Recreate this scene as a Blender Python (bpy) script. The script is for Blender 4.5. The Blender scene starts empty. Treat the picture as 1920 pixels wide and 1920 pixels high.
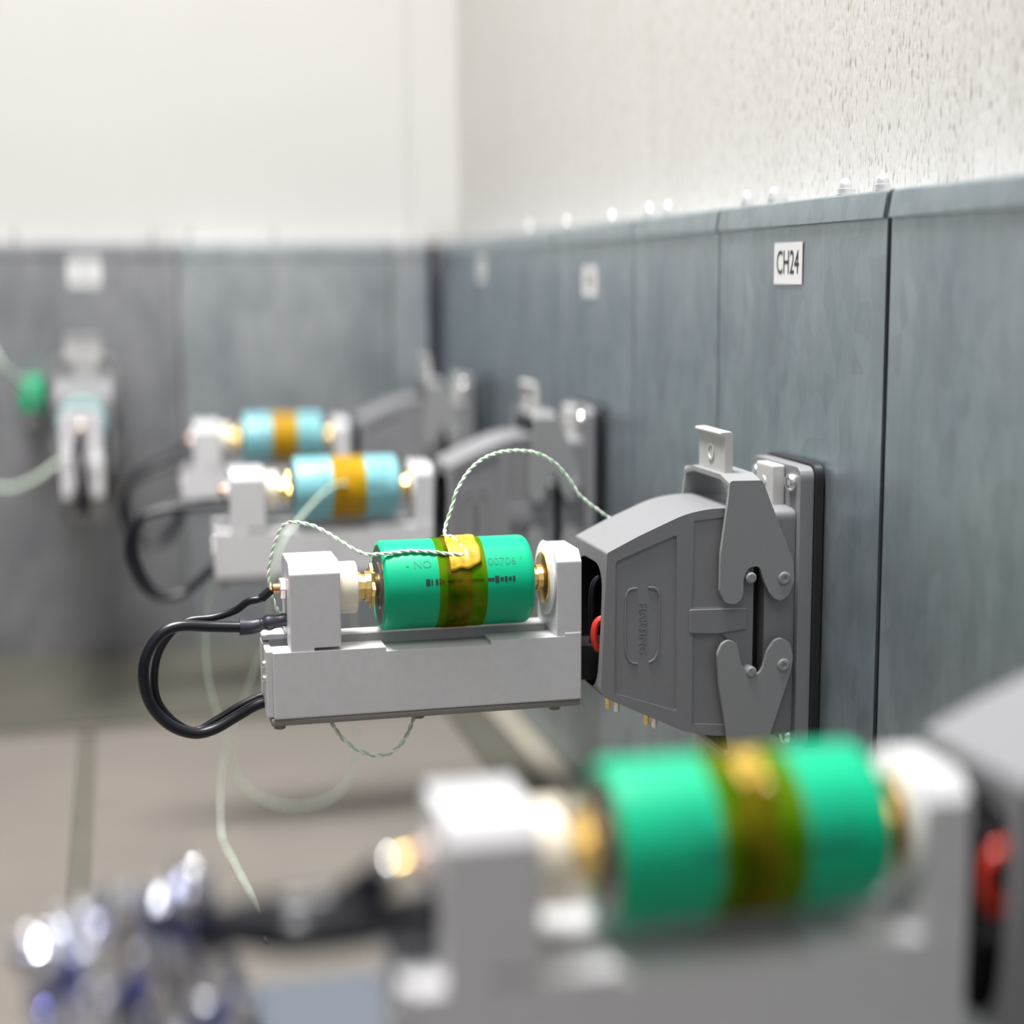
import bpy, bmesh, math, random
from mathutils import Vector, Matrix, noise
PI = math.pi
C = bpy.context.scene.collection
scn = bpy.context.scene

# ------------------------------------------------------------ camera
cam_d = bpy.data.cameras.new('camera')
cam = bpy.data.objects.new('camera', cam_d); C.objects.link(cam)
scn.camera = cam
cam_d.sensor_width = 36.0; cam_d.sensor_fit = 'HORIZONTAL'
cam_d.lens = 2991.825 / 1920 * 36.0
R_ = Vector((0.97119531, -0.23824401, -0.00441159))
U_ = Vector((0.03888635, 0.14019908, 0.98935942))
F_ = Vector((0.23509045, 0.96103278, -0.14542513))
m = Matrix.Identity(4)
for i in range(3):
    m[i][0] = R_[i]; m[i][1] = U_[i]; m[i][2] = -F_[i]; m[i][3] = (-0.261915, -0.587949, 0.114987)[i]
cam.matrix_world = m
cam_d.clip_start = 0.01; cam_d.clip_end = 50
cam_d.dof.use_dof = True
cam_d.dof.focus_distance = 0.602
cam_d.dof.aperture_fstop = 3.3
cam_d.dof.aperture_ratio = 1.5

# ------------------------------------------------------------ world, lights, exposure
w = bpy.data.worlds.new('room_light'); scn.world = w; w.use_nodes = True
nt = w.node_tree; nt.nodes.clear()
out = nt.nodes.new('ShaderNodeOutputWorld'); bg = nt.nodes.new('ShaderNodeBackground')
tc = nt.nodes.new('ShaderNodeTexCoord'); sep = nt.nodes.new('ShaderNodeSeparateXYZ')
rp = nt.nodes.new('ShaderNodeValToRGB'); mp = nt.nodes.new('ShaderNodeMapRange')
mp.inputs[1].default_value = -1; mp.inputs[2].default_value = 1
nt.links.new(tc.outputs['Generated'], sep.inputs[0]); nt.links.new(sep.outputs[2], mp.inputs[0])
nt.links.new(mp.outputs[0], rp.inputs[0]); 
dt = nt.nodes.new('ShaderNodeVectorMath'); dt.operation = 'DOT_PRODUCT'; dt.inputs[1].default_value = (0.42, -0.90, 0.0)   # the room is lit more on the camera's side than on the left
mr2 = nt.nodes.new('ShaderNodeFloatCurve'); cv = mr2.mapping.curves[0]; cv.points[0].location = (0, .14); cv.points[1].location = (1, 1)
for q_ in ((.2, .16), (.5, .24), (.72, .33), (.87, .62)): cv.points.new(*q_)
mr2.mapping.update()
mr3 = nt.nodes.new('ShaderNodeMapRange'); mr3.inputs[1].default_value = -1; mr3.inputs[2].default_value = 1; mr3.inputs[3].default_value = 0; mr3.inputs[4].default_value = 1
mr4 = nt.nodes.new('ShaderNodeMath'); mr4.operation = 'MULTIPLY'; mr4.inputs[1].default_value = 2.4
sc = nt.nodes.new('ShaderNodeVectorMath'); sc.operation = 'SCALE'
nt.links.new(tc.outputs['Generated'], dt.inputs[0]); nt.links.new(dt.outputs['Value'], mr3.inputs[0]); nt.links.new(mr3.outputs[0], mr2.inputs['Value']); nt.links.new(mr2.outputs[0], mr4.inputs[0])
nt.links.new(rp.outputs[0], sc.inputs[0]); nt.links.new(mr4.outputs[0], sc.inputs['Scale']); nt.links.new(sc.outputs[0], bg.inputs[0]); nt.links.new(bg.outputs[0], out.inputs[0])
e = rp.color_ramp.elements
e[0].position = 0.0; e[0].color = (0.20, 0.19, 0.18, 1)
e[1].position = 1.0; e[1].color = (1.0, 1.0, 1.0, 1)
a = e.new(0.49); a.color = (0.30, 0.30, 0.31, 1)
a = e.new(0.62); a.color = (0.62, 0.63, 0.65, 1)
bg.inputs[1].default_value = 0.55

def area(name, loc, target, sx, sy, power, col=(1, 1, 1), spread=180):
    d = bpy.data.lights.new(name, 'AREA'); d.shape = 'RECTANGLE'; d.size = sx; d.size_y = sy
    d.energy = power; d.color = col; d.spread = math.radians(spread)
    o = bpy.data.objects.new(name, d); C.objects.link(o); o.location = loc
    o.rotation_euler = (Vector(target) - Vector(loc)).to_track_quat('-Z', 'Y').to_euler()
    return o
area('unseen_overhead_lamp', (-0.40, 0.02, 1.6), (-0.25, 0.12, 0), 0.55, 0.55, 18, (1.0, 0.99, 0.975), 90)
area('unseen_overhead_lamp', (-0.5, -1.0, 1.6), (-0.1, 0.4, 0), 0.9, 0.6, 6.5, (1.0, 0.98, 0.96))  # unseen fill added on the camera side to brighten the front faces
scn.view_settings.view_transform = 'Standard'; scn.view_settings.look = 'None'
scn.view_settings.exposure = 0.13; scn.view_settings.gamma = 1.0; scn.view_settings.use_curve_mapping = False

# ------------------------------------------------------------ materials
def mat(name, col, rough=.5, metal=0, noise_amt=0, nscale=200, bump=0, bscale=400, spec=None, coat=0, stretch=(1, 1, 1)):
    m = bpy.data.materials.new(name); m.use_nodes = True
    t = m.node_tree; b = t.nodes['Principled BSDF']
    b.inputs['Base Color'].default_value = (*col, 1); b.inputs['Roughness'].default_value = rough
    b.inputs['Metallic'].default_value = metal
    if spec is not None: b.inputs['Specular IOR Level'].default_value = spec
    if coat: b.inputs['Coat Weight'].default_value = coat
    tcn = t.nodes.new('ShaderNodeTexCoord'); mpn = t.nodes.new('ShaderNodeMapping')
    mpn.inputs['Scale'].default_value = stretch
    t.links.new(tcn.outputs['Object'], mpn.inputs[0])
    n = t.nodes.new('ShaderNodeTexNoise'); n.inputs['Scale'].default_value = nscale; n.inputs['Detail'].default_value = 4
    t.links.new(mpn.outputs[0], n.inputs['Vector'])
    if noise_amt:
        mr = t.nodes.new('ShaderNodeMapRange'); mr.inputs[1].default_value = .25; mr.inputs[2].default_value = .75
        mr.inputs[3].default_value = 1 - noise_amt; mr.inputs[4].default_value = 1 + noise_amt
        t.links.new(n.outputs[0], mr.inputs[0])
        mx = t.nodes.new('ShaderNodeVectorMath'); mx.operation = 'SCALE'; mx.inputs[0].default_value = col
        t.links.new(mr.outputs[0], mx.inputs['Scale']); t.links.new(mx.outputs[0], b.inputs['Base Color'])
    if bump:
        n2 = t.nodes.new('ShaderNodeTexNoise'); n2.inputs['Scale'].default_value = bscale
        t.links.new(mpn.outputs[0], n2.inputs['Vector'])
        bp_ = t.nodes.new('ShaderNodeBump'); bp_.inputs['Strength'].default_value = bump; bp_.inputs['Distance'].default_value = .0004
        t.links.new(n2.outputs[0], bp_.inputs['Height']); t.links.new(bp_.outputs[0], b.inputs['Normal'])
    return m

M = {}
M['holder'] = mat('light_grey_plastic', (.57, .565, .58), .38, noise_amt=.03, nscale=300)
M['cover'] = mat('brown_grey_plate', (.22, .205, .19), .5)
M['hood'] = mat('grey_cast_lacquer', (.205, .205, .215), .42, noise_amt=.03, nscale=900, bump=.12, bscale=1800)
M['lever'] = mat('grey_lever_lacquer', (.255, .255, .26), .4, noise_amt=.03, nscale=900)
M['tab'] = mat('pale_lever_tab', (.52, .515, .50), .4)
M['rubber'] = mat('black_rubber', (.012, .012, .016), .5)
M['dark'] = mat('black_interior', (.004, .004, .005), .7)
M['cable'] = mat('black_cable_jacket', (.006, .006, .011), .30, spec=.45)
M['sleeve'] = mat('heat_shrink', (.03, .028, .045), .4)
M['red'] = mat('red_insulation', (.62, .04, .02), .35)
M['steel'] = mat('zinc_plated_steel', (.80, .80, .79), .22, 1)
M['zinc'] = mat('bright_zinc', (.80, .80, .79), .3, .6)
M['dull'] = mat('dull_zinc', (.42, .43, .42), .5, .3)
M['brass'] = mat('brass', (.90, .66, .27), .28, 1, noise_amt=.12, nscale=500)
M['cream'] = mat('cream_nylon', (.82, .74, .60), .4)
M['white'] = mat('white_nylon', (.85, .85, .83), .35)
M['green'] = mat('green_battery_sleeve', (.0, .40, .20), .36, spec=.3, noise_amt=.02, nscale=60)
M['teal'] = mat('teal_battery_sleeve', (.19, .45, .50), .35, noise_amt=.02, nscale=60)
M['rim'] = mat('battery_end_metal', (.16, .15, .15), .4, .6)
M['ink'] = mat('black_ink', (.005, .045, .035), .6)
M['ink2'] = mat('faded_ink', (.0, .24, .15), .6)
M['paper'] = mat('paper_label', (.80, .80, .80), .6)
M['print'] = mat('label_print', (.03, .03, .03), .6)
M['patch'] = mat('gold_tape_patch', (.48, .31, .015), .32, noise_amt=.35, nscale=350)
M['wire'] = mat('pale_green_wire', (.46, .66, .45), .5)
M['wirew'] = mat('white_wire', (.80, .82, .77), .5)
M['copper'] = mat('copper_terminal', (.55, .30, .16), .35, .9)
M['pinkmetal'] = mat('tinned_nut', (.85, .76, .74), .3, .7)
M['greenplug'] = mat('green_plug', (.02, .42, .20), .4)
M['bluebox'] = mat('blue_grey_case', (.085, .10, .125), .5)

def tape_mat(name, col, dcol, fac):
    m = bpy.data.materials.new(name); m.use_nodes = True; t = m.node_tree; t.nodes.clear()
    o = t.nodes.new('ShaderNodeOutputMaterial'); tr = t.nodes.new('ShaderNodeBsdfTransparent'); tr.inputs[0].default_value = (*col, 1)
    pr = t.nodes.new('ShaderNodeBsdfPrincipled'); pr.inputs['Base Color'].default_value = (*dcol, 1); pr.inputs['Roughness'].default_value = .18
    mx = t.nodes.new('ShaderNodeMixShader')
    n = t.nodes.new('ShaderNodeTexNoise'); n.inputs['Scale'].default_value = 150
    tcn = t.nodes.new('ShaderNodeTexCoord'); t.links.new(tcn.outputs['Object'], n.inputs['Vector'])
    mr = t.nodes.new('ShaderNodeMapRange'); mr.inputs[1].default_value = .3; mr.inputs[2].default_value = .7
    mr.inputs[3].default_value = max(fac - .12, 0); mr.inputs[4].default_value = fac + .12
    t.links.new(n.outputs[0], mr.inputs[0]); t.links.new(mr.outputs[0], mx.inputs[0])
    t.links.new(tr.outputs[0], mx.inputs[1]); t.links.new(pr.outputs[0], mx.inputs[2]); t.links.new(mx.outputs[0], o.inputs[0])
    return m
M['tape'] = tape_mat('amber_film_tape', (.72, .62, .03), (.40, .27, .01), .15)
M['tape2'] = tape_mat('amber_film_tape_on_teal', (.85, .60, .02), (.62, .36, .005), .55)

def galv(name, base, seed, rough=.36):
    m = bpy.data.materials.new(name); m.use_nodes = True; t = m.node_tree; b = t.nodes['Principled BSDF']
    N = t.nodes.new; L = t.links.new
    tcn = N('ShaderNodeTexCoord')
    mp1 = N('ShaderNodeMapping'); mp1.inputs['Scale'].default_value = (1, 1, .6); mp1.inputs['Location'].default_value = (seed, seed * .7, seed * .3)
    L(tcn.outputs['Object'], mp1.inputs[0])
    big = N('ShaderNodeTexNoise'); big.inputs['Scale'].default_value = 28; big.inputs['Detail'].default_value = 6; L(mp1.outputs[0], big.inputs['Vector'])
    mp2 = N('ShaderNodeMapping'); mp2.inputs['Scale'].default_value = (1, 1, .25); L(tcn.outputs['Object'], mp2.inputs[0])
    st = N('ShaderNodeTexNoise'); st.inputs['Scale'].default_value = 260; st.inputs['Detail'].default_value = 3; L(mp2.outputs[0], st.inputs['Vector'])
    vo = N('ShaderNodeTexVoronoi'); vo.inputs['Scale'].default_value = 120; L(mp1.outputs[0], vo.inputs['Vector'])
    r = N('ShaderNodeValToRGB'); L(big.outputs[0], r.inputs[0])
    e = r.color_ramp.elements
    e[0].position = .30; e[0].color = (base[0] * .86, base[1] * .88, base[2] * .91, 1)
    e[1].position = .72; e[1].color = (base[0] * 1.14, base[1] * 1.14, base[2] * 1.13, 1)
    a = e.new(.5); a.color = (base[0] * .98, base[1] * 1.02, base[2] * 1.0, 1)
    m1 = N('ShaderNodeMix'); m1.data_type = 'RGBA'; m1.blend_type = 'OVERLAY'; m1.inputs[0].default_value = .12
    L(r.outputs[0], m1.inputs[6]); L(st.outputs[0], m1.inputs[7])
    m2 = N('ShaderNodeMix'); m2.data_type = 'RGBA'; m2.blend_type = 'OVERLAY'; m2.inputs[0].default_value = .07
    sv = N('ShaderNodeSeparateColor'); L(vo.outputs['Color'], sv.inputs[0]); L(m1.outputs[2], m2.inputs[6]); L(sv.outputs[0], m2.inputs[7])
    L(m2.outputs[2], b.inputs['Base Color'])
    b.inputs['Metallic'].default_value = .85
    mr = N('ShaderNodeMapRange'); mr.inputs[3].default_value = rough - .08; mr.inputs[4].default_value = rough + .12
    L(big.outputs[0], mr.inputs[0]); L(mr.outputs[0], b.inputs['Roughness'])
    bu = N('ShaderNodeBump'); bu.inputs['Strength'].default_value = .06; bu.inputs['Distance'].default_value = .0003
    L(st.outputs[0], bu.inputs['Height']); L(bu.outputs[0], b.inputs['Normal'])
    return m
M['galv'] = galv('galvanised_sheet', (.37, .42, .465), 0)
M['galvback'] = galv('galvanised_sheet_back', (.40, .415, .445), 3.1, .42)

M['galvdim'] = galv('galvanised_sheet_dim_reflection', (.31, .305, .325), 5.7, .45)  # darker base colour stands in for the dim reflection in the left back panels
def foilmat():
    m = mat('crumpled_blue_silver_foil', (.8, .8, .85), .14, 1); t = m.node_tree; b = t.nodes['Principled BSDF']
    tcn = t.nodes.new('ShaderNodeTexCoord'); n = t.nodes.new('ShaderNodeTexNoise'); n.inputs['Scale'].default_value = 95; n.inputs['Detail'].default_value = 1
    rr = t.nodes.new('ShaderNodeValToRGB'); rr.color_ramp.interpolation = 'LINEAR'; e = rr.color_ramp.elements
    e[0].position = .28; e[0].color = (.03, .04, .09, 1); e[1].position = .72; e[1].color = (.75, .60, .28, 1)
    for ps, c in ((.38, (.22, .25, .75, 1)), (.42, (.80, .82, .90, 1)), (.56, (.85, .85, .88, 1)), (.62, (.10, .12, .25, 1)), (.67, (.80, .80, .85, 1))):
        a = e.new(ps); a.color = c
    t.links.new(tcn.outputs['Object'], n.inputs['Vector']); t.links.new(n.outputs[0], rr.inputs[0]); t.links.new(rr.outputs[0], b.inputs['Base Color'])
    return m
M['foil'] = foilmat()

def wallmat():
    m = bpy.data.materials.new('white_rough_plaster'); m.use_nodes = True; t = m.node_tree; b = t.nodes['Principled BSDF']
    N = t.nodes.new; L = t.links.new
    tcn = N('ShaderNodeTexCoord')
    mp1 = N('ShaderNodeMapping'); mp1.inputs['Scale'].default_value = (1, 1, .28); L(tcn.outputs['Object'], mp1.inputs[0])
    n1 = N('ShaderNodeTexNoise'); n1.inputs['Scale'].default_value = 640; n1.inputs['Detail'].default_value = 3; L(mp1.outputs[0], n1.inputs['Vector'])
    mp2 = N('ShaderNodeMapping'); mp2.inputs['Scale'].default_value = (1, 1, .05); L(tcn.outputs['Object'], mp2.inputs[0])
    n2 = N('ShaderNodeTexNoise'); n2.inputs['Scale'].default_value = 200; n2.inputs['Detail'].default_value = 2; L(mp2.outputs[0], n2.inputs['Vector'])
    r = N('ShaderNodeValToRGB'); L(n1.outputs[0], r.inputs[0]); e = r.color_ramp.elements
    e[0].position = .30; e[0].color = (.36, .33, .27, 1); e[1].position = .435; e[1].color = (.66, .64, .61, 1)
    mx = N('ShaderNodeMix'); mx.data_type = 'RGBA'; mx.blend_type = 'MULTIPLY'; mx.inputs[0].default_value = 1
    r2 = N('ShaderNodeValToRGB'); L(n2.outputs[0], r2.inputs[0]); e2 = r2.color_ramp.elements
    e2[0].position = .3; e2[0].color = (.95, .94, .93, 1); e2[1].position = .6; e2[1].color = (1, 1, 1, 1)
    L(r.outputs[0], mx.inputs[6]); L(r2.outputs[0], mx.inputs[7]); L(mx.outputs[2], b.inputs['Base Color'])
    b.inputs['Roughness'].default_value = .8
    bu = N('ShaderNodeBump'); bu.inputs['Strength'].default_value = .25; bu.inputs['Distance'].default_value = .0015
    ad = N('ShaderNodeMath'); ad.operation = 'ADD'; L(n1.outputs[0], ad.inputs[0]); L(n2.outputs[0], ad.inputs[1])
    L(ad.outputs[0], bu.inputs['Height']); L(bu.outputs[0], b.inputs['Normal'])
    return m
M['wall'] = wallmat()
M['wallplain'] = mat('white_board', (.60, .588, .565), .8, noise_amt=.02, nscale=8)
M['joint'] = mat('board_joint', (.70, .69, .66), .8)
M['floor'] = mat('beige_concrete', (.132, .117, .100), .75, noise_amt=.10, nscale=9, bump=.3, bscale=300)
M['floorshade'] = mat('olive_floor_shade', (.065, .060, .045), .8, noise_amt=.12, nscale=12)  # floor colour darkened to carry the shade near the walls
M['jointfill'] = mat('joint_filler', (.088, .080, .064), .8, noise_amt=.1, nscale=15)
M['plinth'] = mat('beige_plinth', (.22, .20, .16), .7, noise_amt=.06, nscale=20)

# ------------------------------------------------------------ mesh helpers
def finish(bm, smooth=True, angle=35):
    bmesh.ops.recalc_face_normals(bm, faces=bm.faces)
    for f in bm.faces: f.smooth = smooth
    if smooth:
        for e in bm.edges:
            if len(e.link_faces) == 2 and e.calc_face_angle(0) > math.radians(angle): e.smooth = False
    return bm
def bevel(bm, off, seg=2, edges=None):
    if off: bmesh.ops.bevel(bm, geom=(edges or bm.edges[:]), offset=off, segments=seg, affect='EDGES', profile=.5, clamp_overlap=True)
    return bm
def join(bm, b):
    me = bpy.data.meshes.new('t'); b.to_mesh(me); b.free(); bm.from_mesh(me); bpy.data.meshes.remove(me); return bm
def box(bm, x0, x1, y0, y1, z0, z1, bv=0, seg=2):
    b = bmesh.new(); bmesh.ops.create_cube(b, size=1)
    for v in b.verts: v.co = Vector(((x0 + x1) / 2 + v.co.x * (x1 - x0), (y0 + y1) / 2 + v.co.y * (y1 - y0), (z0 + z1) / 2 + v.co.z * (z1 - z0)))
    bevel(b, bv, seg); return join(bm, b)
def prism(bm, pts, a0, a1, axis='y', bv=0, seg=2):
    """polygon in the other two axes, extruded along axis from a0 to a1"""
    b = bmesh.new(); f = []
    def P(p, a): return {'y': (p[0], a, p[1]), 'x': (a, p[0], p[1]), 'z': (p[0], p[1], a)}[axis]
    v0 = [b.verts.new(P(p, a0)) for p in pts]; v1 = [b.verts.new(P(p, a1)) for p in pts]
    b.faces.new(v0); b.faces.new(v1[::-1]); n = len(pts)
    for i in range(n): b.faces.new((v0[i], v1[i], v1[(i + 1) % n], v0[(i + 1) % n]))
    bmesh.ops.recalc_face_normals(b, faces=b.faces)
    bevel(b, bv, seg); return join(bm, b)
def rpoly(pts, r, n=5):
    """round the corners of a polygon"""
    out = []; N = len(pts)
    for i in range(N):
        p = Vector(pts[i]); a = Vector(pts[i - 1]) - p; c = Vector(pts[(i + 1) % N]) - p
        k = r[i] if isinstance(r, (list, tuple)) else r
        d = min(k, a.length * .45, c.length * .45)
        if d <= 1e-6: out.append(tuple(p)); continue
        s = p + a.normalized() * d; e = p + c.normalized() * d
        for j in range(n + 1):
            t = j / n; out.append(tuple(s * (1 - t) ** 2 + p * 2 * t * (1 - t) + e * t * t))
    return out
def lathe(bm, prof, origin=(0, 0, 0), axis='x', n=48):
    """prof: list of (along, radius)"""
    b = bmesh.new(); rings = []
    for a, r in prof:
        if r < 1e-7: rings.append([b.verts.new((a, 0, 0))])
        else: rings.append([b.verts.new((a, r * math.cos(2 * PI * k / n), r * math.sin(2 * PI * k / n))) for k in range(n)])
    for A, B in zip(rings, rings[1:]):
        for k in range(n):
            k2 = (k + 1) % n
            if len(A) == 1 and len(B) > 1: b.faces.new((A[0], B[k], B[k2]))
            elif len(B) == 1 and len(A) > 1: b.faces.new((A[k], B[0], A[k2]))
            elif len(A) > 1: b.faces.new((A[k], B[k], B[k2], A[k2]))
    for v in b.verts:
        x, y, z = v.co
        v.co = Vector({'x': (x, y, z), 'y': (y, x, z), 'z': (y, z, x)}[axis]) + Vector(origin)
    return join(bm, b)
def spline(pts, sub=8):
    P = [Vector(p) for p in pts]; P = [P[0] * 2 - P[1]] + P + [P[-1] * 2 - P[-2]]; out = []
    for i in range(1, len(P) - 2):
        for k in range(sub):
            t = k / sub; a, b, c, d = P[i - 1:i + 3]
            out.append(.5 * ((2 * b) + (c - a) * t + (2 * a - 5 * b + 4 * c - d) * t * t + (3 * b - a - 3 * c + d) * t ** 3))
    out.append(P[-2].copy()); return out
def tube(bm, path, r, n=12):
    b = bmesh.new(); rings = []; N = len(path)
    up = Vector((0.1, 1, 0.07)).normalized(); prev = None
    for i, p in enumerate(path):
        t = (path[min(i + 1, N - 1)] - path[max(i - 1, 0)]).normalized()
        if prev is None: u = t.cross(up).normalized()
        else: u = (prev - t * prev.dot(t)).normalized()
        prev = u; v = t.cross(u); rr = r(i / (N - 1)) if callable(r) else r
        rings.append([b.verts.new(p + (u * math.cos(2 * PI * k / n) + v * math.sin(2 * PI * k / n)) * rr) for k in range(n)])
    for A, B in zip(rings, rings[1:]):
        for k in range(n): b.faces.new((A[k], A[(k + 1) % n], B[(k + 1) % n], B[k]))
    b.faces.new(rings[0]); b.faces.new(rings[-1]); return join(bm, b)
def cut(bm, cutters):
    """exact boolean difference of bm by several bmeshes, returns a new bmesh"""
    me = bpy.data.meshes.new('cut'); bmesh.ops.recalc_face_normals(bm, faces=bm.faces); bm.to_mesh(me); bm.free()
    o = bpy.data.objects.new('cut', me); C.objects.link(o); tmp = []
    for c in cutters:
        m2 = bpy.data.meshes.new('cutter'); bmesh.ops.recalc_face_normals(c, faces=c.faces); c.to_mesh(m2); c.free()
        oc = bpy.data.objects.new('cutter', m2); C.objects.link(oc); tmp.append(oc)
        md = o.modifiers.new('b', 'BOOLEAN'); md.operation = 'DIFFERENCE'; md.object = oc; md.solver = 'EXACT'
    dg = bpy.context.evaluated_depsgraph_get(); dg.update()
    ev = o.evaluated_get(dg); r = bpy.data.meshes.new_from_object(ev)
    out = bmesh.new(); out.from_mesh(r)
    for oc in tmp: mm = oc.data; bpy.data.objects.remove(oc); bpy.data.meshes.remove(mm)
    bpy.data.objects.remove(o); bpy.data.meshes.remove(me); bpy.data.meshes.remove(r)
    return out
def text_bm(s, size, extrude=0.0):
    cu = bpy.data.curves.new('t', 'FONT'); cu.body = s; cu.size = size; cu.align_x = 'CENTER'; cu.align_y = 'CENTER'; cu.extrude = extrude
    cu.resolution_u = 3
    o = bpy.data.objects.new('t', cu); C.objects.link(o)
    dg = bpy.context.evaluated_depsgraph_get(); dg.update()
    me = bpy.data.meshes.new_from_object(o.evaluated_get(dg)); b = bmesh.new(); b.from_mesh(me)
    bpy.data.objects.remove(o); bpy.data.curves.remove(cu); bpy.data.meshes.remove(me)
    return b

def obj(name, bm, material, parent=None, label=None, smooth=True, angle=35):
    finish(bm, smooth, angle)
    if parent is not None:
        o_ = Vector(parent['_o']) if '_o' in parent else Vector((0, 0, 0))
        bmesh.ops.translate(bm, verts=bm.verts, vec=-o_)
    me = bpy.data.meshes.new(name); bm.to_mesh(me); bm.free()
    mats = material if isinstance(material, (list, tuple)) else [material]
    for mm in mats: me.materials.append(mm)
    o = bpy.data.objects.new(name, me); C.objects.link(o)
    if parent is not None:
        o.parent = parent; o['_o'] = list(parent['_o']) if '_o' in parent else [0, 0, 0]
    if smooth and mats[0].name in ('grey_cast_lacquer', 'grey_lever_lacquer', 'pale_lever_tab'):
        wn = o.modifiers.new('wn', 'WEIGHTED_NORMAL'); wn.keep_sharp = True; wn.weight = 100
    if label: o['label'] = label
    return o
def thing(name, loc):
    o = bpy.data.objects.new(name, None); C.objects.link(o); o.location = loc; o['_o'] = list(loc); o.empty_display_size = .01
    return o
def tag(o, label, cat, group=None, kind=None):
    o['label'] = label; o['category'] = cat
    if group: o['group'] = group
    if kind: o['kind'] = kind
    return o
def struct(name, bm, m, smooth=False):
    o = obj(name, bm, m, smooth=smooth); o['kind'] = 'structure'; return o
def copy_tree(o, parent=None):
    c = o.copy(); C.objects.link(c); c.parent = parent
    for ch in o.children: copy_tree(ch, c)
    return c
def place(src, M4, label, first=False, swap=None):
    """copy (or move) a thing built in the device frame by the rigid transform M4"""
    c = src if first else copy_tree(src)
    c.matrix_world = M4 @ Matrix.Translation(Vector(src['_o']))
    c['label'] = label
    if swap:
        def rec(o):
            if o.type == 'MESH' and o.data.materials and o.data.materials[0].name in swap:
                o.data = o.data.copy(); o.data.materials[0] = M[swap[o.data.materials[0].name]]
            for ch in o.children: rec(ch)
        rec(c)
    return c

# ------------------------------------------------------------ setting
YC, ZP, ZF = .7372, .1449, -.19
WB = bmesh.new(); box(WB, .022, .06, -.9, YC + .06, ZF - .02, .9); struct('wall_right', WB, M['wall'])
WB = bmesh.new(); box(WB, -1.6, .022, YC + .022, YC + .06, ZF - .02, .9)
WB = cut(WB, [box(bmesh.new(), -.0215, -.0175, YC + .018, YC + .024, ZF - .01, .89)])
struct('wall_back', WB, M['wallplain'])
WB = bmesh.new(); box(WB, -1.6, .06, -.9, YC + .06, ZF - .05, ZF)
WB = cut(WB, [box(bmesh.new(), -.2985, -.2865, -.89, .505, ZF - .006, ZF + .01), box(bmesh.new(), -1.5, -.05, .50, .505, ZF - .006, ZF + .01)])
struct('floor', WB, M['floor'])
WB = bmesh.new(); box(WB, -1.6, -.048, .515, YC - .0005, ZF, ZF + .002); box(WB, -.048, -.020, .30, YC - .0005, ZF, ZF + .002); struct('floor_shade_strip', WB, M['floorshade'])  # thin dark strips painted as contact shade along the wall foot
WB = bmesh.new(); box(WB, -.020, -.0005, -.5, YC - .0005, ZF, ZF + .004, .001); struct('trim_2', WB, M['plinth'])
WB = bmesh.new(); box(WB, -.2984, -.2866, -.88, .499, ZF - .006, ZF - .001); struct('trim_3', WB, M['jointfill'])

# galvanised panels, each a folded sheet: flange on top, hem along the face
def panel_right(y0, y1, label, ztop=ZP, tilt=0):
    t = thing('metal_panel', (0.0005, (y0 + y1) / 2, ZF))
    g = .0007
    prof = rpoly([(0, ZF + .004), (0, ztop), (.0215, ztop), (.0215, ztop - .0012), (.0012, ztop - .0012), (.0012, ZF + .004)], [0, .002, 0, 0, .001, 0], 4)
    b = bmesh.new()
    # profile lies in x-z, extrude along y
    prism(b, prof, y0 + g, y1 - g, 'y')
    obj('sheet', b, M['galv'], t)
    b = prism(bmesh.new(), [(.0002, ztop - .0010), (-.0003, ztop - .0010), (-.0017, ztop - .0096), (-.0017, ztop - .0099), (.0002, ztop - .0099)], y0 + g + .0004, y1 - g - .0004, 'y')
    obj('hem', b, M['galv'], t)
    return tag(t, label, 'metal panel', 'galvanised panels along the right wall')
panel_right(-.56, -.352, 'galvanised panel nearest the camera, at the right edge behind the front hood')
panel_right(-.352, -.194, 'galvanised panel carrying the nearest grey hood')
panel_right(-.194, -.0730, 'blank galvanised panel right of the wide dark vertical gap')
panel_right(-.0710, .0907, 'galvanised panel with the readable CH24 label above the sharp hood')
panel_right(.0907, .2125, 'blank galvanised panel just left of the CH24 panel')
panel_right(.2125, .370, 'galvanised panel with the blurred white label next after CH24')
panel_right(.370, .49, 'blank galvanised panel between the two blurred labels of the right wall')
panel_right(.49, .65, 'galvanised panel with the narrow blurred label nearest the corner')
panel_right(.65, .7355, 'last narrow galvanised panel of the right wall, at the corner')
def panel_back(x0, x1, label, M_='galvback'):
    t = thing('metal_panel', ((x0 + x1) / 2, YC, ZF)); g = .0007
    b = bmesh.new()
    prof = rpoly([(YC, ZF + .002), (YC, ZP), (YC + .0215, ZP), (YC + .0215, ZP - .0012), (YC + .0012, ZP - .0012), (YC + .0012, ZF + .002)], [0, .002, 0, 0, .001, 0], 4)
    prism(b, prof, x0 + g, x1 - g, 'x')
    obj('sheet', b, M[M_], t)
    b = prism(bmesh.new(), [(YC + .0002, ZP - .0010), (YC - .0003, ZP - .0010), (YC - .0017, ZP - .0096), (YC - .0017, ZP - .0099), (YC + .0002, ZP - .0099)], x0 + g + .0004, x1 - g - .0004, 'x')
    obj('hem', b, M[M_], t)
    return tag(t, label, 'metal panel', 'galvanised panels along the back wall')
panel_back(-.56, -.385, 'galvanised back panel at the left edge of the view', 'galvdim')
panel_back(-.385, -.2143, 'galvanised back panel with the white label and the hood facing the camera', 'galvdim')
panel_back(-.2143, -.0415, 'wide blank galvanised back panel behind the teal batteries')
panel_back(-.0415, -.0085, 'narrow galvanised back strip beside the room corner')

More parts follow.
